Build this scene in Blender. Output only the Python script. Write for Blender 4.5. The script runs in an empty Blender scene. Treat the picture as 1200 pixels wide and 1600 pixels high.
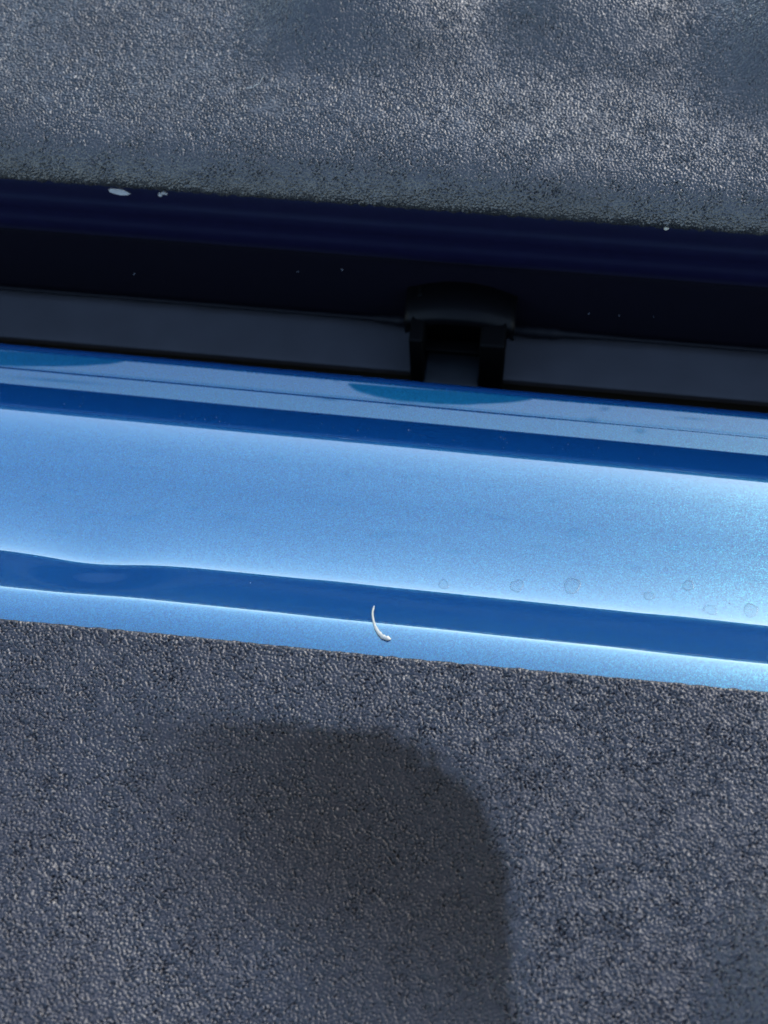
import bpy, bmesh, math, random
import numpy as np
from mathutils import Matrix, Vector

random.seed(7)
RNG = np.random.default_rng(11)
scene = bpy.context.scene
COL = scene.collection

# ------------------------------------------------------------------ camera
cam_d = bpy.data.cameras.new("camera")
cam_o = bpy.data.objects.new("camera", cam_d)
COL.objects.link(cam_o)
cam_o.matrix_world = Matrix((
    (0.9921, -0.0859, 0.0912, 0.0301),
    (0.1188, 0.8767, -0.4661, -0.1537),
    (-0.0399, 0.4733, 0.8800, 0.2821),
    (0, 0, 0, 1)))
cam_d.sensor_fit = 'VERTICAL'
cam_d.sensor_height = 36.0
cam_d.lens = 49.46
cam_d.clip_start = 0.02
cam_d.clip_end = 200.0
cam_d.dof.use_dof = True
cam_d.dof.focus_distance = 0.330
cam_d.dof.aperture_fstop = 16.5
scene.camera = cam_o

# ------------------------------------------------------------------ sky and sun
SUN_EL, SUN_AZ = 30.0, 40.0          # azimuth from +Y towards +X, in degrees
world = bpy.data.worlds.new("World")
scene.world = world
world.use_nodes = True
wn = world.node_tree
bg = wn.nodes["Background"]
sky = wn.nodes.new("ShaderNodeTexSky")
sky.sky_type = 'NISHITA'
sky.sun_disc = False
sky.sun_elevation = math.radians(SUN_EL)
sky.sun_rotation = math.radians(SUN_AZ)
sky.air_density = 1.15
sky.dust_density = 0.9
sky.ozone_density = 0.6
wn.links.new(sky.outputs[0], bg.inputs[0])
bg.inputs[1].default_value = 0.15

sun_d = bpy.data.lights.new("sun", 'SUN')
sun_d.energy = 0.5
sun_d.angle = math.radians(36)
sun_d.color = (0.985, 0.993, 1.0)
sun_o = bpy.data.objects.new("sun", sun_d)
COL.objects.link(sun_o)
e, a = math.radians(SUN_EL), math.radians(SUN_AZ)
sdir = Vector((math.sin(a) * math.cos(e), math.cos(a) * math.cos(e), math.sin(e)))
sun_o.rotation_euler = sdir.to_track_quat('Z', 'Y').to_euler()

scene.view_settings.view_transform = 'Standard'
scene.view_settings.look = 'None'
scene.view_settings.gamma = 1.0
scene.view_settings.use_curve_mapping = False
scene.view_settings.exposure = 3.0
scene.cycles.use_denoising = True


# ------------------------------------------------------------------ helpers
def tag(o, label=None, cat=None, group=None, kind=None):
    if label: o["label"] = label
    if cat: o["category"] = cat
    if group: o["group"] = group
    if kind: o["kind"] = kind
    return o


def empty(name, loc):
    o = bpy.data.objects.new(name, None)
    o.location = loc
    o.empty_display_size = 0.02
    COL.objects.link(o)
    return o


def link(name, me, mat, parent=None, smooth=True):
    if mat: me.materials.append(mat)
    if smooth:
        me.polygons.foreach_set("use_smooth", np.ones(len(me.polygons), dtype=bool))
    o = bpy.data.objects.new(name, me)
    COL.objects.link(o)
    if parent:
        o.parent = parent
        o.location = -parent.location
    return o


def grid_mesh(name, P):
    """P: (rows, cols, 3) -> quad mesh, faces up for rows along +Y and cols along +X"""
    r, c = P.shape[:2]
    me = bpy.data.meshes.new(name)
    idx = np.arange(r * c).reshape(r, c)
    q = np.stack([idx[:-1, :-1], idx[:-1, 1:], idx[1:, 1:], idx[1:, :-1]], -1).reshape(-1, 4)
    me.vertices.add(r * c)
    me.vertices.foreach_set("co", P.reshape(-1).astype(np.float32))
    me.loops.add(q.size)
    me.loops.foreach_set("vertex_index", q.reshape(-1).astype(np.int32))
    me.polygons.add(len(q))
    me.polygons.foreach_set("loop_start", np.arange(0, q.size, 4, dtype=np.int32))
    me.update(calc_edges=True)
    return me


def bm_mesh(name, bm):
    bmesh.ops.recalc_face_normals(bm, faces=bm.faces[:])
    me = bpy.data.meshes.new(name)
    bm.to_mesh(me)
    bm.free()
    return me


def band_noise(shape, d, wl, spread=0.45, aniso=1.0, seed=0):
    """Gaussian random field, dominant wavelength wl (m) on a grid with pitch d (m); unit variance"""
    rng = np.random.default_rng(seed)
    F = np.fft.rfft2(rng.standard_normal(shape))
    ky = np.fft.fftfreq(shape[0], d)[:, None] * aniso
    kx = np.fft.rfftfreq(shape[1], d)[None, :]
    k = np.sqrt(kx ** 2 + ky ** 2) * wl
    F *= np.exp(-((k - 1) / spread) ** 2)
    g = np.fft.irfft2(F, s=shape)
    return g / g.std()


def low_noise(shape, d, wl, seed=0):
    rng = np.random.default_rng(seed)
    F = np.fft.rfft2(rng.standard_normal(shape))
    ky = np.fft.fftfreq(shape[0], d)[:, None]
    kx = np.fft.rfftfreq(shape[1], d)[None, :]
    F *= np.exp(-(kx ** 2 + ky ** 2) * wl ** 2)
    g = np.fft.irfft2(F, s=shape)
    return g / g.std()


def widen(P, xl, xr, n=14):
    r = P.shape[0]
    tl = np.linspace(0, 1, n)[:, None, None]
    left = P[None, :, 0, :].repeat(n, 0).copy(); left[..., 0] += (xl - P[0, 0, 0]) * tl[..., 0]
    right = P[None, :, -1, :].repeat(n, 0).copy(); right[..., 0] += (xr - P[0, -1, 0]) * tl[..., 0]
    return np.concatenate([left[::-1][:-1].transpose(1, 0, 2), P, right[1:].transpose(1, 0, 2)], 1)


def sst(a, b, x):
    t = np.clip((x - a) / (b - a), 0, 1)
    return t * t * (3 - 2 * t)


# ------------------------------------------------------------------ materials
def new_mat(name):
    m = bpy.data.materials.new(name)
    m.use_nodes = True
    nt = m.node_tree
    return m, nt, nt.nodes["Principled BSDF"], nt.nodes, nt.links


def plastic(name, base, rough, bump_dist, spec):
    m, nt, b, N, L = new_mat(name)
    tc = N.new("ShaderNodeTexCoord")
    n1 = N.new("ShaderNodeTexNoise"); n1.inputs["Scale"].default_value = 2600; n1.inputs["Detail"].default_value = 2
    n2 = N.new("ShaderNodeTexNoise"); n2.inputs["Scale"].default_value = 38; n2.inputs["Detail"].default_value = 5
    L.new(tc.outputs["Object"], n1.inputs["Vector"]); L.new(tc.outputs["Object"], n2.inputs["Vector"])
    bp = N.new("ShaderNodeBump"); bp.inputs["Strength"].default_value = 0.5; bp.inputs["Distance"].default_value = bump_dist
    L.new(n1.outputs["Fac"], bp.inputs["Height"]); L.new(bp.outputs["Normal"], b.inputs["Normal"])
    cr = N.new("ShaderNodeMapRange"); cr.inputs["To Min"].default_value = rough - 0.08; cr.inputs["To Max"].default_value = rough + 0.1
    cr.inputs["From Min"].default_value = 0.3; cr.inputs["From Max"].default_value = 0.7
    L.new(n2.outputs["Fac"], cr.inputs["Value"]); L.new(cr.outputs["Result"], b.inputs["Roughness"])
    mx = N.new("ShaderNodeMix"); mx.data_type = 'RGBA'
    mx.inputs["A"].default_value = (*[v * 0.85 for v in base], 1)
    mx.inputs["B"].default_value = (base[0] * 1.25, base[1] * 1.2, base[2] * 1.12, 1)
    L.new(n2.outputs["Fac"], mx.inputs["Factor"])
    # recess shade painted into the plastic: duller and browner where the attribute is set
    fl = N.new("ShaderNodeAttribute"); fl.attribute_name = "recess_shade"
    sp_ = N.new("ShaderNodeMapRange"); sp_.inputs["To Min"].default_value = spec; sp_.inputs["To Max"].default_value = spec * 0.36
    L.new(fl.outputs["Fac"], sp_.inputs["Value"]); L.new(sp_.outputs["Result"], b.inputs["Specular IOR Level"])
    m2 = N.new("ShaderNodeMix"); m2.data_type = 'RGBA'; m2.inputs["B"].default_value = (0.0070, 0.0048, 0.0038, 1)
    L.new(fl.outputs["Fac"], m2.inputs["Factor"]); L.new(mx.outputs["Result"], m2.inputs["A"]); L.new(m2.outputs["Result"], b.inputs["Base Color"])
    return m


def car_paint():
    m, nt, b, N, L = new_mat("metallic_blue_paint")
    tc = N.new("ShaderNodeTexCoord"); geo = N.new("ShaderNodeNewGeometry")
    vo = N.new("ShaderNodeTexVoronoi"); vo.inputs["Scale"].default_value = 4600
    L.new(tc.outputs["Object"], vo.inputs["Vector"])
    sub = N.new("ShaderNodeVectorMath"); sub.operation = 'SUBTRACT'; sub.inputs[1].default_value = (0.5, 0.5, 0.5)
    L.new(vo.outputs["Color"], sub.inputs[0])
    sc = N.new("ShaderNodeVectorMath"); sc.operation = 'SCALE'; sc.inputs["Scale"].default_value = 0.14
    L.new(sub.outputs[0], sc.inputs[0])
    ad = N.new("ShaderNodeVectorMath"); ad.operation = 'ADD'
    L.new(geo.outputs["Normal"], ad.inputs[0]); L.new(sc.outputs[0], ad.inputs[1])
    nm = N.new("ShaderNodeVectorMath"); nm.operation = 'NORMALIZE'
    L.new(ad.outputs[0], nm.inputs[0]); L.new(nm.outputs[0], b.inputs["Normal"])
    n2 = N.new("ShaderNodeTexNoise"); n2.inputs["Scale"].default_value = 60; n2.inputs["Detail"].default_value = 6
    L.new(tc.outputs["Object"], n2.inputs["Vector"])
    mr = N.new("ShaderNodeMapRange"); mr.inputs["From Min"].default_value = 0.35; mr.inputs["From Max"].default_value = 0.75
    mr.inputs["To Min"].default_value = 0.02; mr.inputs["To Max"].default_value = 0.07
    L.new(n2.outputs["Fac"], mr.inputs["Value"]); L.new(mr.outputs["Result"], b.inputs["Coat Roughness"])
    sx = N.new("ShaderNodeSeparateColor"); L.new(vo.outputs["Color"], sx.inputs[0])
    fm = N.new("ShaderNodeMix"); fm.data_type = 'RGBA'
    fm.inputs["A"].default_value = (0.0002, 0.0075, 0.040, 1); fm.inputs["B"].default_value = (0.0005, 0.0215, 0.082, 1)
    L.new(sx.outputs[0], fm.inputs["Factor"]); L.new(fm.outputs["Result"], b.inputs["Base Color"])
    fs = N.new("ShaderNodeMapRange"); fs.inputs["To Min"].default_value = 0.26; fs.inputs["To Max"].default_value = 0.60
    L.new(sx.outputs[1], fs.inputs["Value"]); L.new(fs.outputs["Result"], b.inputs["Specular IOR Level"])
    b.inputs["Metallic"].default_value = 0.1
    b.inputs["Specular Tint"].default_value = (0.0, 1.0, 0.75, 1)
    b.inputs["Roughness"].default_value = 0.26
    at = N.new("ShaderNodeAttribute"); at.attribute_name = "dull"
    cw = N.new("ShaderNodeMapRange"); cw.inputs["To Min"].default_value = 1.0; cw.inputs["To Max"].default_value = 0.02
    L.new(at.outputs["Fac"], cw.inputs["Value"]); L.new(cw.outputs["Result"], b.inputs["Coat Weight"])
    b.inputs["Coat IOR"].default_value = 1.58
    return m


def simple(name, col, rough, spec=0.5, metal=0.0, nscale=300, bump=0.0):
    m, nt, b, N, L = new_mat(name)
    tc = N.new("ShaderNodeTexCoord")
    n = N.new("ShaderNodeTexNoise"); n.inputs["Scale"].default_value = nscale; n.inputs["Detail"].default_value = 4
    L.new(tc.outputs["Object"], n.inputs["Vector"])
    mx = N.new("ShaderNodeMix"); mx.data_type = 'RGBA'
    mx.inputs["A"].default_value = (*[v * 0.75 for v in col], 1)
    mx.inputs["B"].default_value = (*[min(1, v * 1.25) for v in col], 1)
    L.new(n.outputs["Fac"], mx.inputs["Factor"]); L.new(mx.outputs["Result"], b.inputs["Base Color"])
    b.inputs["Roughness"].default_value = rough
    # painted recess shade input: duller and browner where the attribute is set
    fl = N.new("ShaderNodeAttribute"); fl.attribute_name = "recess_shade"
    sp_ = N.new("ShaderNodeMapRange"); sp_.inputs["To Min"].default_value = spec; sp_.inputs["To Max"].default_value = spec * 0.36
    L.new(fl.outputs["Fac"], sp_.inputs["Value"]); L.new(sp_.outputs["Result"], b.inputs["Specular IOR Level"])
    m2 = N.new("ShaderNodeMix"); m2.data_type = 'RGBA'; m2.inputs["B"].default_value = (0.0070, 0.0048, 0.0038, 1)
    L.new(fl.outputs["Fac"], m2.inputs["Factor"]); L.new(mx.outputs["Result"], m2.inputs["A"]); L.new(m2.outputs["Result"], b.inputs["Base Color"])
    b.inputs["Metallic"].default_value = metal
    if bump:
        bp = N.new("ShaderNodeBump"); bp.inputs["Distance"].default_value = bump; bp.inputs["Strength"].default_value = 0.6
        L.new(n.outputs["Fac"], bp.inputs["Height"]); L.new(bp.outputs["Normal"], b.inputs["Normal"])
    return m


M_PAINT = car_paint()
M_LINER_T = plastic("tailgate_liner_plastic", (0.0050, 0.0036, 0.0054), 0.44, 0.00006, 0.33)
M_LINER_B = plastic("bed_liner_plastic", (0.0050, 0.0052, 0.0062), 0.44, 0.00006, 0.37)
M_NAVY = simple("navy_body_paint", (0.0018, 0.0016, 0.0078), 0.28, 0.4)
M_NAVY.node_tree.nodes["Principled BSDF"].inputs["Coat Weight"].default_value = 0.0
M_GREY = simple("grey_bumper_plastic", (0.0250, 0.0255, 0.0300), 0.6, 0.1, nscale=90)
M_BLACK = simple("black_rubber", (0.0007, 0.0007, 0.0008), 0.6, 0.03)
M_SEAL = simple("dark_seam_sealer", (0.001, 0.001, 0.002), 0.6, 0.1)
M_FOOT = simple("near_black_sill", (0.0016, 0.0013, 0.0030), 0.4, 0.15)  # near-black colour for the lower face of the sill
M_MATTE = simple("matte_bed_liner", (0.005, 0.005, 0.005), 0.9, 0.05)
M_HOOD = simple("black_gloss_plastic", (0.0008, 0.0008, 0.0011), 0.45, 0.05)
M_TAB = simple("dark_grey_rubber", (0.012, 0.014, 0.017), 0.6, 0.1)
M_CHIP = simple("pale_chip", (0.09, 0.09, 0.094), 0.6, 0.3, nscale=900, bump=0.0001)
M_STRAW = simple("pale_straw", (0.15, 0.14, 0.115), 0.4, 0.5, nscale=1500, bump=0.00004)
M_FIBRE = simple("pale_fibre", (0.10, 0.10, 0.095), 0.6, 0.3)
M_DUST = simple("grey_dust", (0.07, 0.075, 0.09), 0.8, 0.2)
m, nt, b, N, L = new_mat("dried_water")
b.inputs["Base Color"].default_value = (0.012, 0.022, 0.034, 1); b.inputs["Roughness"].default_value = 0.35
lw = N.new("ShaderNodeTexNoise"); lw.inputs["Scale"].default_value = 900
la = N.new("ShaderNodeMapRange"); la.inputs["To Min"].default_value = 0.3; la.inputs["To Max"].default_value = 1.1
tcw = N.new("ShaderNodeTexCoord"); L.new(tcw.outputs["Object"], lw.inputs["Vector"])
L.new(lw.outputs["Fac"], la.inputs["Value"]); ra = N.new("ShaderNodeAttribute"); ra.attribute_name = "rim"
mu = N.new("ShaderNodeMath"); mu.operation = 'MULTIPLY'
L.new(la.outputs["Result"], mu.inputs[0]); L.new(ra.outputs["Fac"], mu.inputs[1]); L.new(mu.outputs[0], b.inputs["Alpha"])
M_WATER = m

# ------------------------------------------------------------------ painted tailgate edge
KEY = [(0, 1), (5, 3), (10, 9), (14, 17), (15.6, 24), (16.4, 36), (31.2, 36), (32.2, 27), (34.8, 20), (39.8, 14),
       (46.8, 8), (56.8, 4), (66.4, 7), (72.4, 13), (76.4, 19), (77.8, 27), (79.2, 36), (90.8, 37), (93.8, 60), (95.8, 95),
       (97.3, 95), (99.3, 40), (100.8, 2), (113.2, 1), (115.2, 30), (118.2, 92), (148, 96)]


def edge_profile(y0, z0, ds=0.25):
    s = np.arange(0, KEY[-1][0] + 1e-6, ds)
    t = np.radians(np.interp(s, [k[0] for k in KEY], [k[1] for k in KEY]))
    t = np.convolve(np.pad(t, 3, 'edge'), np.ones(7) / 7, 'valid')
    y = y0 + np.concatenate([[0], np.cumsum(np.cos(t[:-1]) * ds)]) / 1000
    z = z0 - np.concatenate([[0], np.cumsum(np.sin(t[:-1]) * ds)]) / 1000
    return s, y, z


tailgate = empty("tailgate", (0, -0.06, -0.08))
tag(tailgate, "lowered metallic blue tailgate edge carrying a grained black plastic liner", "tailgate")

s, py, pz = edge_profile(-0.0455, -0.0025)
xs = np.concatenate([np.linspace(-0.32, -0.13, 30)[:-1], np.linspace(-0.13, 0.12, 320), np.linspace(0.12, 0.32, 30)[1:]])
skew = np.interp(s, [0, 7, 16, 34, 75, 148], [0.0, -0.002, -0.010, -0.012, -0.016, -0.016])
Yg = py[:, None] + skew[:, None] * xs[None, :]
Zg = np.repeat(pz[:, None], len(xs), 1)
# a soft dent in the first fold, left of the middle, and faint waviness of the pressed sheet
dent = np.exp(-((xs + 0.066) / 0.014) ** 2)[None, :]
w1 = (sst(17, 31, s) * (1 - sst(33, 48, s)))[:, None]
w2 = (sst(6, 14, s) * (1 - sst(36, 54, s)))[:, None] * sst(-0.050, -0.074, xs)[None, :]
Yg = Yg - 0.0012 * dent * w1 - 0.0006 * w2
Zg = Zg + 0.00006 * np.sin(xs * 43 + 0.6)[None, :] * np.sin(s * 0.09)[:, None] + 0.00004 * np.sin(xs * 91 + 2)[None, :]
# fine hem seam along the lower flange
Zg = Zg - 0.00013 * np.exp(-((s - 107.6) / 0.35) ** 2)[:, None] * (0.5 + 0.5 * sst(0.06, 0.0, xs))[None, :]
P = np.stack([np.repeat(xs[None, :], len(s), 0), Yg, Zg], -1)
PE = P
# dull patches in the clear coat (no gloss there): two long lens shapes on the lower flange, small spots, faint blotches
GX, GY = P[..., 0], P[..., 1]
wob = low_noise(GX.shape, 0.0005, 0.004, 77)
onfl = (sst(100.8, 101.8, s) * (1 - sst(113.7, 114.7, s)))[:, None]


def lens(x0, x1, ytop, depth, p=0.6):
    u = np.clip((GX - x0) / (x1 - x0), 0, 1)
    yb = ytop - depth * (np.sin(np.pi * u ** p)) ** 0.6
    return sst(-0.0003, 0.0003, ytop - GY) * sst(-0.0004, 0.0004, GY - yb + 0.00008 * wob) * (GX > x0) * (GX < x1)


dull = onfl * (lens(-0.0175, 0.0330, 0.0550, 0.0046, 0.75) + lens(-0.160, -0.0800, 0.0568, 0.0052, 0.9))
for x0, y0, rx, ry, a in ((0.0520, 0.0532, 0.0012, 0.0007, 0.5), (0.0488, 0.0492, 0.0014, 0.0009, 0.45), (0.0616, 0.0470, 0.0014, 0.0009, 0.45),
                          (0.075, 0.0522, 0.004, 0.0004, 0.4), (-0.021, 0.0557, 0.0008, 0.0006, 0.6), (-0.025, 0.0557, 0.0007, 0.0006, 0.5),
                          (-0.022, 0.0492, 0.003, 0.0004, 0.6), (-0.004, 0.0484, 0.002, 0.0004, 0.5), (-0.098, 0.0482, 0.012, 0.0006, 0.5)):
    dull = np.maximum(dull, onfl * a * np.exp(-((GX - x0) / rx) ** 2 - ((GY - y0) / ry) ** 2))
flat = (sst(36, 42, s) * (1 - sst(66, 72, s)))[:, None]
blot = low_noise(GX.shape, 0.0006, 0.007, 78)
dull = np.maximum(dull, flat * 0.12 * sst(1.2, 2.6, blot))
me = grid_mesh("painted_edge", P)
at_ = me.attributes.new("dull", 'FLOAT', 'POINT')
at_.data.foreach_set("value", np.clip(dull, 0, 1).reshape(-1).astype(np.float32))
edge = link("painted_edge", me, M_PAINT, tailgate)

# ------------------------------------------------------------------ tailgate liner
D = 0.00020
xf = np.arange(-0.097, 0.098, D)
yf = np.arange(-0.126, -0.0389, D)


def grain(shape, d, seed, wl=0.0023, aniso=1.0):
    g = band_noise(shape, d, wl, 0.55, aniso, seed)
    g2 = band_noise(shape, d, wl * 0.42, 0.5, aniso, seed + 1)
    g3 = band_noise(shape, d, wl * 2.2, 0.6, aniso, seed + 2)
    cut = 0.25 + 0.08 * np.tanh(g3)
    h = -1.5 * np.exp(-(g / cut) ** 2) + 0.30 * g2 + 0.25 * np.tanh(g3)
    return h


X, Y = np.meshgrid(xf, yf)


def rbox(x, y, cx, cy, hx, hy, r):
    qx = np.abs(x - cx) - hx + r
    qy = np.abs(y - cy) - hy + r
    return np.minimum(np.maximum(qx, qy), 0) + np.hypot(np.maximum(qx, 0), np.maximum(qy, 0)) - r


def liner_macro(x, y):
    d = rbox(x, y, -0.0215, -0.1275, 0.061, 0.073, 0.036) + 0.002 * np.sin(y * 60)
    inside = -d
    keep = sst(-0.085, -0.005, x)
    z = -0.0090 * (1 - np.exp(-0.5 * (np.sqrt((inside + 0.0005) ** 2 + 0.0022 ** 2) + inside) / 0.025)) * keep
    d2 = rbox(x, y, 0.155, -0.125, 0.080, 0.054, 0.03)
    z = z + 0.0080 * sst(-0.004, 0.018, -d2)
    z = z + 0.0003 * np.sin(x * 55 + 1) * np.cos(y * 70)
    return z, sst(-0.003, 0.006, inside) * (1 - 0.7 * sst(0.034, 0.054, inside)) * keep


zm, recess_mask = liner_macro(X, Y)
g = grain(X.shape, D, 21, 0.0020, 0.85)
amp = 0.00042 * (1 - 0.22 * recess_mask) * (1 + 0.12 * low_noise(X.shape, D, 0.006, 5))
edge_d = -0.0389 - Y
Z = zm + g * amp * sst(0, 0.0007, edge_d) - 0.0006 * (1 - sst(0.0, 0.0012, edge_d)) ** 2
P = np.stack([X, Y, Z], -1)
# cut edge: ragged trimmed border folded down onto the paint
rag = 0.00006 * band_noise((4, len(xf)), D, 0.005, 0.8, 1, 4)[0]
P[-1, :, 1] += rag
low = P[-1].copy(); low[:, 2] = -0.0029; low[:, 1] += 0.0001
P = np.concatenate([P, low[None]], 0)
recess_shade = sst(0.15, 0.85, recess_mask + 0.07 * low_noise(X.shape, D, 0.004, 91) + 0.05 * low_noise(X.shape, D, 0.0012, 92)) * (1 - 0.8 * sst(-0.085, -0.128, Y + 0.35 * (X - 0.02))) * sst(-0.07, 0.0, X)  # dark side of the recess, painted into the liner's colour and gloss
recess_shade = np.concatenate([recess_shade, recess_shade[-1:]], 0)
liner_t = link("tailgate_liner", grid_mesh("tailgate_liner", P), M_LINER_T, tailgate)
fa = liner_t.data.attributes.new("recess_shade", 'FLOAT', 'POINT')
fa.data.foreach_set("value", recess_shade.reshape(-1).astype(np.float32))
tag(liner_t, "grained black plastic liner with shallow rounded recess")



def tailgate_patch(x0, x1, y0, y1, d, seed):
    """the same moulded sheet carried on beyond the picture, on a coarser grid"""
    gx = np.linspace(x0, x1, int(round((x1 - x0) / d)) + 1)
    gy = np.linspace(y0, y1, int(round((y1 - y0) / d)) + 1)
    X2, Y2 = np.meshgrid(gx, gy)
    z2, _ = liner_macro(X2, Y2)
    e2 = -0.0389 - Y2
    Z2 = z2 + grain(X2.shape, d, seed, 0.0021, 0.85) * 0.00036 * sst(0, 0.0007, e2)
    P2 = np.stack([X2, Y2, Z2], -1)
    if y1 > -0.0390:
        lo2 = P2[-1].copy(); lo2[:, 2] = -0.0029
        P2 = np.concatenate([P2, lo2[None]], 0)
    o2 = link("tailgate_liner", grid_mesh("tailgate_liner", P2), M_LINER_T, tailgate)
    tag(o2, "plain grained stretch of the black tailgate liner")


tailgate_patch(-0.16, float(xf[0]), -0.126, -0.0389, 0.00034, 61)
tailgate_patch(float(xf[-1]), 0.16, -0.126, -0.0389, 0.00034, 63)
tailgate_patch(-0.16, 0.16, -0.165, -0.126, 0.0005, 65)

# ------------------------------------------------------------------ truck bed: liner, sill, sealer, bracket
bed = empty("truck_bed", (0, 0.10, -0.08))
tag(bed, "rear end of truck bed with black grained liner rolling over a navy painted sill", "truck bed")

# liner profile: from the lip upward and forward; arc length parameter
TL = [(0, 178), (2.5, 150), (4.5, 102), (7, 80), (11, 52), (15, 26), (20, 9), (28, 2), (38, 0), (94, 0)]      # mm, slope angle of sheet (deg, rising forward)
sl = np.arange(0, 79, D * 1000)
ang = np.radians(np.interp(sl, [k[0] for k in TL], [k[1] for k in TL]))
ang = np.convolve(np.pad(ang, 20, 'edge'), np.ones(41) / 41, 'valid')
ly = np.concatenate([[0], np.cumsum(np.cos(ang[:-1]) * D)])
lz = np.concatenate([[0], np.cumsum(np.sin(ang[:-1]) * D)])
ly = ly + 0.0905
lz = lz - 0.0056
ny, nz = -np.sin(ang), np.cos(ang)
xb = np.arange(-0.128, 0.097, D)
XX = np.repeat(xb[None, :], len(sl), 0)
SS = np.repeat(sl[:, None], len(xb), 1)


def bed_macro(x, smm):
    fade = sst(25, 54, smm)
    rib = 0.0
    xx = x + 0.002 * np.sin(smm * 0.06) + 0.003 * np.sin(x * 70)
    for x0, hgt, lo in ((-0.112, 0.0016, 30), (-0.041, 0.0012, 36), (0.026, 0.0010, 36), (0.081, 0.0010, 26)):
        rib = rib + hgt * (sst(-0.010, 0.010, xx - x0) - sst(0.006, 0.054, xx - x0)) * sst(lo, lo + 36, smm + 5 * np.sin(x * 90))
    fade = 1.0
    for x0, w, hgt, s0 in ((-0.033, 0.017, 0.0115, 42), (0.030, 0.015, 0.0085, 46), (0.092, 0.020, 0.0125, 34)):
        rib = rib + hgt * sst(-1.5 * w, 0.1 * w, x - x0) * (1 - sst(0, 4.2 * w, x - x0)) * sst(s0, s0 + 32, smm)
    return rib * fade + 0.0005 * np.sin(x * 47 + smm * 0.05) * sst(4, 14, smm)


hm = bed_macro(XX, SS)
g = grain(XX.shape, D, 51, 0.0019)
amp = 0.00035 * (1 + 0.15 * low_noise(XX.shape, D, 0.007, 8)) * sst(1, 5, SS)
h = hm + g * amp
YY = ly[:, None] + ny[:, None] * h - 0.010 * XX
ZZ = lz[:, None] + nz[:, None] * h
lip = band_noise((4, len(xb)), D, 0.004, 0.7, 1, 9)[0] * 0.00022
ZZ = ZZ + lip[None, :] * (1 - sst(3, 6.5, SS))
P = np.stack([XX, YY, ZZ], -1)
liner_b = link("bed_liner", grid_mesh("bed_liner", P), M_LINER_B, bed)
tag(liner_b, "black grained bed liner with rolled edge and soft ribs")

# the liner carried on beyond the picture, on a coarser grid, then the plain floor towards the cab
sm_ = np.arange(0, 150, 0.2)
am_ = np.radians(np.interp(sm_, [k[0] for k in TL], [k[1] for k in TL]))
am_ = np.convolve(np.pad(am_, 20, 'edge'), np.ones(41) / 41, 'valid')
my_ = ly[0] + np.concatenate([[0], np.cumsum(np.cos(am_[:-1]) * 0.0002)])
mz_ = lz[0] + np.concatenate([[0], np.cumsum(np.sin(am_[:-1]) * 0.0002)])


def bed_patch(x0, x1, s0, s1, d, seed):
    gx = np.linspace(x0, x1, int(round((x1 - x0) / d)) + 1)
    gs = np.linspace(s0, s1, int(round((s1 - s0) / 1000 / d)) + 1)
    X2 = np.repeat(gx[None, :], len(gs), 0); S2 = np.repeat(gs[:, None], len(gx), 1)
    a2 = np.interp(gs, sm_, am_)[:, None]
    h2 = bed_macro(X2, S2) + grain(X2.shape, d, seed, 0.0020) * 0.00030 * sst(1, 5, S2)
    P2 = np.stack([X2, np.interp(gs, sm_, my_)[:, None] - np.sin(a2) * h2 - 0.010 * X2, np.interp(gs, sm_, mz_)[:, None] + np.cos(a2) * h2], -1)
    o2 = link("bed_liner", grid_mesh("bed_liner", P2), M_LINER_B, bed)
    tag(o2, "plain grained stretch of the black bed liner")
    return P2


bed_patch(-0.17, float(xb[0]), 0, float(sl[-1]), 0.00034, 71)
bed_patch(float(xb[-1]), 0.15, 0, float(sl[-1]), 0.00034, 73)
front = bed_patch(-0.17, 0.15, float(sl[-1]), 118, 0.0005, 75)
ext = np.stack([front[-1, ::20].copy() for _ in range(24)], 0)
ext[..., 1] += (np.linspace(0.0, 1.0, 24) ** 1.6 * 1.1)[:, None]
ext[..., 2] -= 0.0003
link("bed_floor", grid_mesh("bed_floor", widen(ext, -0.7, 0.7)), M_MATTE, bed)

# sill: dark navy painted rear face under the liner lip, two pressed beads, undercut foot
SP = [(0.130, -0.0062), (0.0960, -0.0064), (0.0925, -0.0068), (0.0919, -0.0090), (0.0917, -0.0140), (0.0914, -0.0165),
      (0.0913, -0.0185), (0.0914, -0.0205), (0.0913, -0.0225), (0.0909, -0.0250), (0.0909, -0.0272), (0.0914, -0.0296),
      (0.0919, -0.0330), (0.0923, -0.0420), (0.0927, -0.0520), (0.0929, -0.0595), (0.0938, -0.0606), (0.0990, -0.0612), (0.130, -0.0620)]


def smooth_path(pts, n=10):
    p = np.array(pts)
    out = []
    for i in range(len(p) - 1):
        p0, p1, p2, p3 = p[max(i - 1, 0)], p[i], p[i + 1], p[min(i + 2, len(p) - 1)]
        for t in np.linspace(0, 1, n, endpoint=False):
            out.append(0.5 * (2 * p1 + (p2 - p0) * t + (2 * p0 - 5 * p1 + 4 * p2 - p3) * t ** 2 + (3 * p1 - p0 - 3 * p2 + p3) * t ** 3))
    out.append(p[-1])
    return np.array(out)


xw = np.linspace(-0.32, 0.32, 200)


def sweep(pts):
    P = np.zeros((len(pts), len(xw), 3))
    P[..., 0] = xw[None]
    P[..., 1] = pts[:, 0][:, None] - 0.010 * xw[None]
    P[..., 2] = pts[:, 1][:, None]
    return P


link("sill", grid_mesh("sill", sweep(smooth_path(SP[:12])[::-1])), M_NAVY, bed)
foot = link("sill_foot", grid_mesh("sill_foot", sweep(smooth_path([(0.0930, -0.0290)] + SP[11:])[::-1])), M_FOOT, bed)
tag(foot, "near black lower face of the sill")

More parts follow.
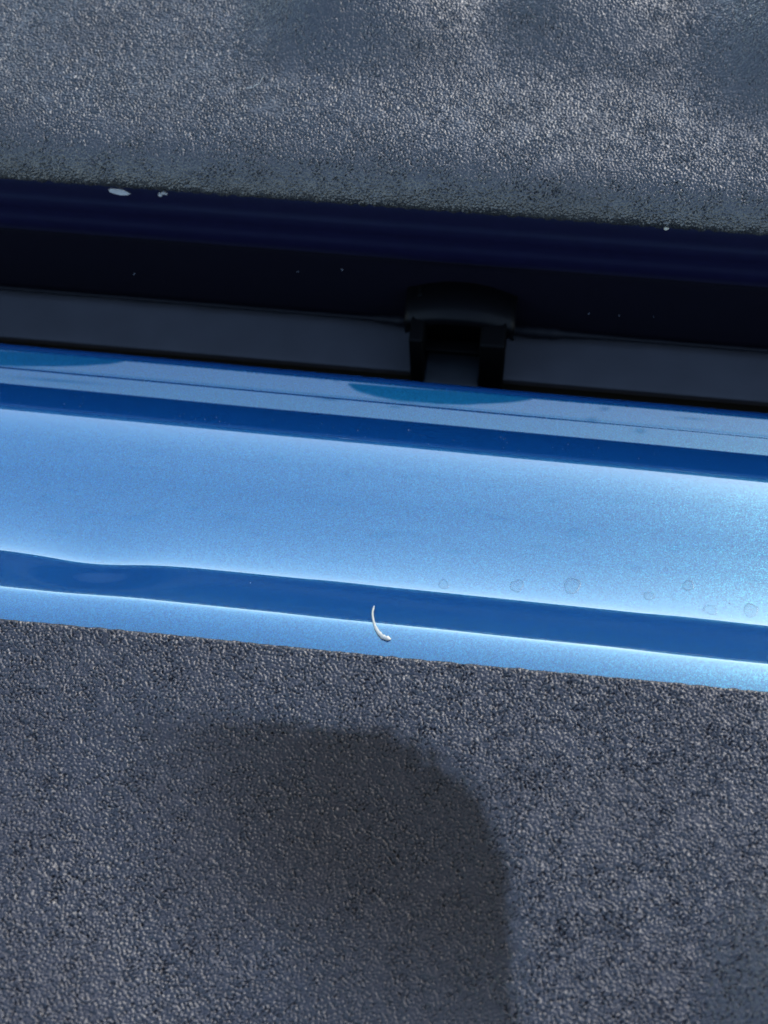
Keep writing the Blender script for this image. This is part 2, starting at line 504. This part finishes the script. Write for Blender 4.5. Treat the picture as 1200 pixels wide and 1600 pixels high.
# seam sealer bead along the foot of the sill, lumpy beside the bracket
n = 500
xq = np.linspace(-0.30, 0.30, n)
lump = band_noise((4, n), xq[1] - xq[0], 0.006, 0.8, 1, 33)[0]
near = np.exp(-((xq - 0.030) / 0.016) ** 2) + 0.8 * np.exp(-((xq + 0.008) / 0.008) ** 2)
rad = 0.0007 + 0.00013 * lump * (0.4 + 1.3 * near) + 0.0012 * near
K = 12
th = np.linspace(0, 2 * math.pi, K + 1)
P = np.zeros((K + 1, n, 3))
P[..., 0] = xq[None]
P[..., 1] = 0.0922 - 0.010 * xq[None] - np.cos(th)[:, None] * rad[None]
P[..., 2] = -0.0600 - np.sin(th)[:, None] * rad[None]
link("sealant_bead", grid_mesh("sealant_bead", P), M_SEAL, bed)


def box_bm(bm, x0, x1, y0, y1, z0, z1):
    vs = [bm.verts.new((x, y, z)) for z in (z0, z1) for y in (y0, y1) for x in (x0, x1)]
    for f in ((0, 2, 3, 1), (4, 5, 7, 6), (0, 1, 5, 4), (2, 6, 7, 3), (0, 4, 6, 2), (1, 3, 7, 5)):
        bm.faces.new([vs[i] for i in f])


def bevel(bm, w, seg=3):
    bmesh.ops.bevel(bm, geom=bm.edges[:], offset=w, segments=seg, affect='EDGES', profile=0.6)


# arched hood of the bracket: swept arch with thickness
cx = 0.0102
hw = 0.0136
bm = bmesh.new()
na = 28
ring = []
for i in range(na + 1):
    u = -1 + 2 * i / na
    zt = -0.0385 - 0.0046 * abs(u) ** 2.4
    zb = zt - 0.0075 + 0.0022 * (1 - abs(u) ** 2)
    x = cx + hw * u * (1.0 + 0.16 * u ** 4)
    sag = 0.0012 * (1 - u * u)
    ring.append([bm.verts.new(v) for v in ((x, 0.0935, zt - 0.0004), (x, 0.0850 - sag, zt - 0.0016), (x, 0.0822 - sag, zt - 0.0024), (x, 0.0814 - sag, zt - 0.0050), (x, 0.0840, zb - 0.0040), (x, 0.0935, zb - 0.0040))])
for i in range(na):
    for k in range(6):
        bm.faces.new((ring[i][k], ring[i][(k + 1) % 6], ring[i + 1][(k + 1) % 6], ring[i + 1][k]))
bm.faces.new(ring[0]); bm.faces.new(ring[-1][::-1])
hinge = link("hinge_bracket", bm_mesh("hinge_bracket", bm), M_HOOD, bed)
tag(hinge, "dark arched bracket on the sill")


def sub_part(name, bm, mat, parent):
    me = bm_mesh(name, bm)
    me.materials.append(mat)
    for p in me.polygons: p.use_smooth = True
    o = bpy.data.objects.new(name, me)
    COL.objects.link(o)
    o.parent = parent
    return o


for x0, x1 in ((cx - hw, cx - hw + 0.0040), (cx + hw - 0.0072, cx + hw)):
    bm = bmesh.new(); box_bm(bm, x0, x1, 0.0742, 0.0925, -0.092, -0.0440); bevel(bm, 0.0009)
    sub_part("side_plate", bm, M_BLACK, hinge)
bm = bmesh.new(); box_bm(bm, cx - hw + 0.001, cx + hw - 0.002, 0.0885, 0.0930, -0.0640, -0.0420); bevel(bm, 0.0006)
sub_part("back_plate", bm, M_BLACK, hinge)
bm = bmesh.new(); box_bm(bm, cx - hw + 0.002, cx + hw - 0.004, 0.0795, 0.0835, -0.0575, -0.0555); bevel(bm, 0.0006)
sub_part("cross_bar", bm, M_BLACK, hinge)
bm = bmesh.new()
box_bm(bm, cx - hw + 0.0040, cx + hw - 0.0072, 0.0735, 0.0850, -0.0700, -0.0640); bevel(bm, 0.0006)
sub_part("stop_tab", bm, M_TAB, hinge)

# ------------------------------------------------------------------ bumper strip seen through the gap
bumper = empty("rear_bumper", (0, 0.085, -0.10))
tag(bumper, "grey plastic bumper strip seen down the dark gap below the sill", "bumper")
BP = [(0.0786, -0.0685), (0.0783, -0.0665), (0.0790, -0.0653), (0.0870, -0.0646), (0.100, -0.0644), (0.125, -0.0655)]
bp_ = smooth_path(BP, 12)
P = np.zeros((len(bp_), len(xw), 3))
P[..., 0] = xw[None]; P[..., 1] = bp_[:, 0][:, None] - 0.010 * xw[None]; P[..., 2] = bp_[:, 1][:, None]
link("step_strip", grid_mesh("step_strip", P), M_GREY, bumper)
cp = smooth_path([(0.030, -0.118), (0.060, -0.116), (0.078, -0.112), (0.0835, -0.100), (0.0838, -0.0800), (0.0842, -0.0690)], 8)
P = np.zeros((len(cp), len(xw), 3))
P[..., 0] = xw[None]; P[..., 1] = cp[:, 0][:, None] - 0.010 * xw[None]; P[..., 2] = cp[:, 1][:, None]
link("bumper_gap_shade", grid_mesh("bumper_gap_shade", P), M_BLACK, bumper)  # near-black sheet paints in the deep shade of the gap under the strip

# ------------------------------------------------------------------ litter lying on the truck
def on_paint(x, y):
    """surface point and normal of the painted edge at plan position (x, y)"""
    ix = int(np.argmin(np.abs(xs - x)))
    k = int(np.searchsorted(s, 92))
    col = PE[:k, ix, :]
    z = float(np.interp(y, col[:, 1], col[:, 2]))
    dz = float(np.interp(y + 4e-4, col[:, 1], col[:, 2]) - np.interp(y - 4e-4, col[:, 1], col[:, 2])) / 8e-4
    return Vector((x, y, z)), Vector((0, -dz, 1)).normalized()


def strand(name, pts, radii, mat, flat=1.0, k=8):
    bm = bmesh.new()
    rings = []
    n = len(pts)
    for i, p in enumerate(pts):
        t = (pts[min(i + 1, n - 1)] - pts[max(i - 1, 0)]).normalized()
        up = Vector((0, 0, 1))
        sd = t.cross(up).normalized(); up = sd.cross(t).normalized()
        rings.append([bm.verts.new(p + sd * math.cos(a) * radii[i] + up * math.sin(a) * radii[i] * flat) for a in [2 * math.pi * j / k for j in range(k)]])
    for i in range(n - 1):
        for j in range(k):
            bm.faces.new((rings[i][j], rings[i][(j + 1) % k], rings[i + 1][(j + 1) % k], rings[i + 1][j]))
    bm.faces.new(rings[0]); bm.faces.new(rings[-1][::-1])
    return link(name, bm_mesh(name, bm), mat)


def spline(pts, m=8):
    p = np.array(pts, dtype=float)
    return smooth_path([tuple(v) for v in p], m)


# curved straw on the step of the painted edge
ctl = [(0.0006, -0.0238), (0.0006, -0.0262), (0.0012, -0.0290), (0.0024, -0.0318), (0.0040, -0.0336), (0.0058, -0.0340)]
pl = spline(ctl, 6)
rr = np.interp(np.linspace(0, 1, len(pl)), [0, 0.1, 0.5, 0.75, 0.9, 1], [0.00012, 0.00024, 0.00027, 0.00050, 0.00060, 0.00022])
rr = rr * (1 + 0.12 * np.sin(np.arange(len(rr)) * 1.9) * np.linspace(0.4, 1, len(rr)))
pts = []
for (x, y), q in zip(pl, rr):
    p, nrm = on_paint(x, y)
    pts.append(p + nrm * q * 0.55)
straw = strand("straw", pts, rr, M_STRAW, 0.6)
tag(straw, "curved pale straw lying across the blue tailgate step", "straw")


# dried water marks on the wide blue face
DROPS = [((0.0452, -0.0106), 0.0021, "largest round water mark on the blue face, right of the straw"),
         ((0.0324, -0.0121), 0.0017, "faint oval water mark just left of the largest one on blue paint"),
         ((0.0629, -0.0116), 0.0012, "small faint water mark between the largest one and the right end of blue paint"),
         ((0.0769, -0.0140), 0.0015, "flat water mark touching the lower fold, second from the right end"),
         ((0.0861, -0.0130), 0.0018, "rightmost water mark on the blue painted face"),
         ((0.0154, -0.0138), 0.0013, "leftmost water mark on the blue face, above and right of straw"),
         ((0.0720, -0.0075), 0.0014, "water mark highest up the blue face at right")]
for di, ((x, y), rad_, lab) in enumerate(DROPS):
    bm = bmesh.new()
    rng = np.random.default_rng(100 + di)
    K = 36
    ph = rng.uniform(0, 6.28, 4)
    shp = [1 + 0.10 * math.sin(2 * a + ph[0]) + 0.07 * math.sin(3 * a + ph[1]) + 0.04 * math.sin(5 * a + ph[2]) for a in [2 * math.pi * j / K for j in range(K)]]
    p0, nrm = on_paint(x, y)
    rot = nrm.to_track_quat('Z', 'Y').to_matrix()
    rings = []
    for f_, h_ in ((1.0, 0.000006), (0.93, 0.000075), (0.80, 0.000095), (0.5, 0.000070), (0.2, 0.000062)):
        rings.append([bm.verts.new(rot @ Vector((math.cos(2 * math.pi * j / K) * rad_ * f_ * shp[j], math.sin(2 * math.pi * j / K) * rad_ * f_ * shp[j] * 1.15, h_))) for j in range(K)])
    for q in range(len(rings) - 1):
        for j in range(K):
            bm.faces.new((rings[q][j], rings[q][(j + 1) % K], rings[q + 1][(j + 1) % K], rings[q + 1][j]))
    bm.faces.new(rings[-1])
    me = bm_mesh("water_mark", bm)
    ra_ = me.attributes.new("rim", 'FLOAT', 'POINT')
    ra_.data.foreach_set("value", np.repeat([0.10, 0.42, 0.14, 0.07, 0.09], K).astype(np.float32))
    o = link("water_mark", me, M_WATER)
    o.location = p0 + nrm * 0.00004
    tag(o, lab, "water mark", "dried water marks on the blue paint")


def flake(name, outline, thick, loc, nrm, mat, seed):
    rng = np.random.default_rng(seed)
    bm = bmesh.new()
    rot = Vector(nrm).normalized().to_track_quat('Z', 'X').to_matrix()
    lo = [bm.verts.new((x, y, rng.uniform(-.1, .1) * thick)) for x, y in outline]
    hi = [bm.verts.new((x * 0.9, y * 0.85, thick * rng.uniform(0.8, 1.2))) for x, y in outline]
    n = len(outline)
    c = bm.verts.new((0, 0, thick * 1.25))
    for i in range(n):
        bm.faces.new((lo[i], lo[(i + 1) % n], hi[(i + 1) % n], hi[i]))
        bm.faces.new((hi[i], hi[(i + 1) % n], c))
    bm.faces.new(lo[::-1])
    o = link(name, bm_mesh(name, bm), mat, smooth=False)
    o.location = loc
    o.rotation_euler = Vector(nrm).normalized().to_track_quat('Z', 'Y').to_euler()
    return o


def crumb(name, lobes, loc, mat, seed):
    rng = np.random.default_rng(seed)
    bm = bmesh.new()
    for (dx, dy, dz, rr_) in lobes:
        ret = bmesh.ops.create_icosphere(bm, subdivisions=2, radius=rr_)
        for v in ret["verts"]:
            v.co = v.co * rng.uniform(0.85, 1.15) + Vector((dx, dy, dz))
    o = link(name, bm_mesh(name, bm), mat)
    o.location = loc
    return o


o = flake("paint_chip", [(-0.0030, 0.0007), (-0.0022, 0.0011), (-0.0002, 0.0009), (0.0012, 0.0006), (0.0031, -0.0006), (0.0022, -0.0010), (0.0004, -0.0010), (-0.0014, -0.0005), (-0.0026, 0.0000)],
          0.00035, (-0.0822, 0.0893, -0.0068), (0.1, -0.75, 0.66), M_CHIP, 3)
tag(o, "long white flake caught under the lip of the bed liner", "flake")
o = crumb("white_crumb", [(-0.0006, 0, -0.0003, 0.00065), (0.0004, 0, 0.0004, 0.0006), (0.0010, 0, 0.0001, 0.0004)], (-0.0704, 0.0895, -0.0066), M_CHIP, 4)
tag(o, "small lumpy white crumb right of the white flake at the liner lip", "crumb")
o = crumb("tan_grain", [(0, 0, 0, 0.0006), (0.0005, 0, -0.0001, 0.0004)], (0.0628, 0.0882, -0.0053), M_STRAW, 5)
tag(o, "tiny tan grain at the liner lip far right above the navy sill", "grain")
pl = spline([(-0.0498, 0.1142), (-0.0484, 0.1147), (-0.0470, 0.1158), (-0.0462, 0.1172), (-0.0459, 0.1186)], 5)
fz = np.interp(pl[:, 0], [-0.05, -0.0455], [0.0, 0.0])
ib = [int(np.argmin(np.abs(xb - x))) for x, y in pl]
pts = []
for (x, y), q in zip(pl, ib):
    col_y = YY[100:, q]
    pts.append(Vector((x, y, float(ZZ[100:, q][int(np.argmin(np.abs(col_y - y)))]) + 0.00035)))
o = strand("pale_fibre", pts, [0.00010] * len(pts), M_FIBRE)
tag(o, "short pale curved fibre lying on the grained bed liner", "fibre")

# loose dust specks on the dark paint: uncountable, one object
bm = bmesh.new()
rng = np.random.default_rng(42)
for q in range(240):
    x = rng.uniform(-0.12, 0.10)
    u = rng.uniform()
    if u < 0.45:
        p, nrm = on_paint(x, rng.uniform(0.028, 0.036) - 0.016 * x)
    elif u < 0.95:
        p, nrm = on_paint(x, rng.uniform(-0.035, 0.025))
    else:
        p, nrm = Vector((x, 0.0921 - 0.010 * x, rng.uniform(-0.05, -0.036))), Vector((0, -1, 0))
    rr_ = float(rng.lognormal(math.log(0.00006), 0.4))
    if u >= 0.95: rr_ *= 2.2
    ret = bmesh.ops.create_icosphere(bm, subdivisions=1, radius=rr_)
    for v in ret["verts"]: v.co = v.co * rng.uniform(0.7, 1.2) + p + nrm * rr_ * 0.4
o = link("dust_specks", bm_mesh("dust_specks", bm), M_DUST)
tag(o, "tiny pale dust specks scattered on the blue and navy paint", "dust", kind="stuff")
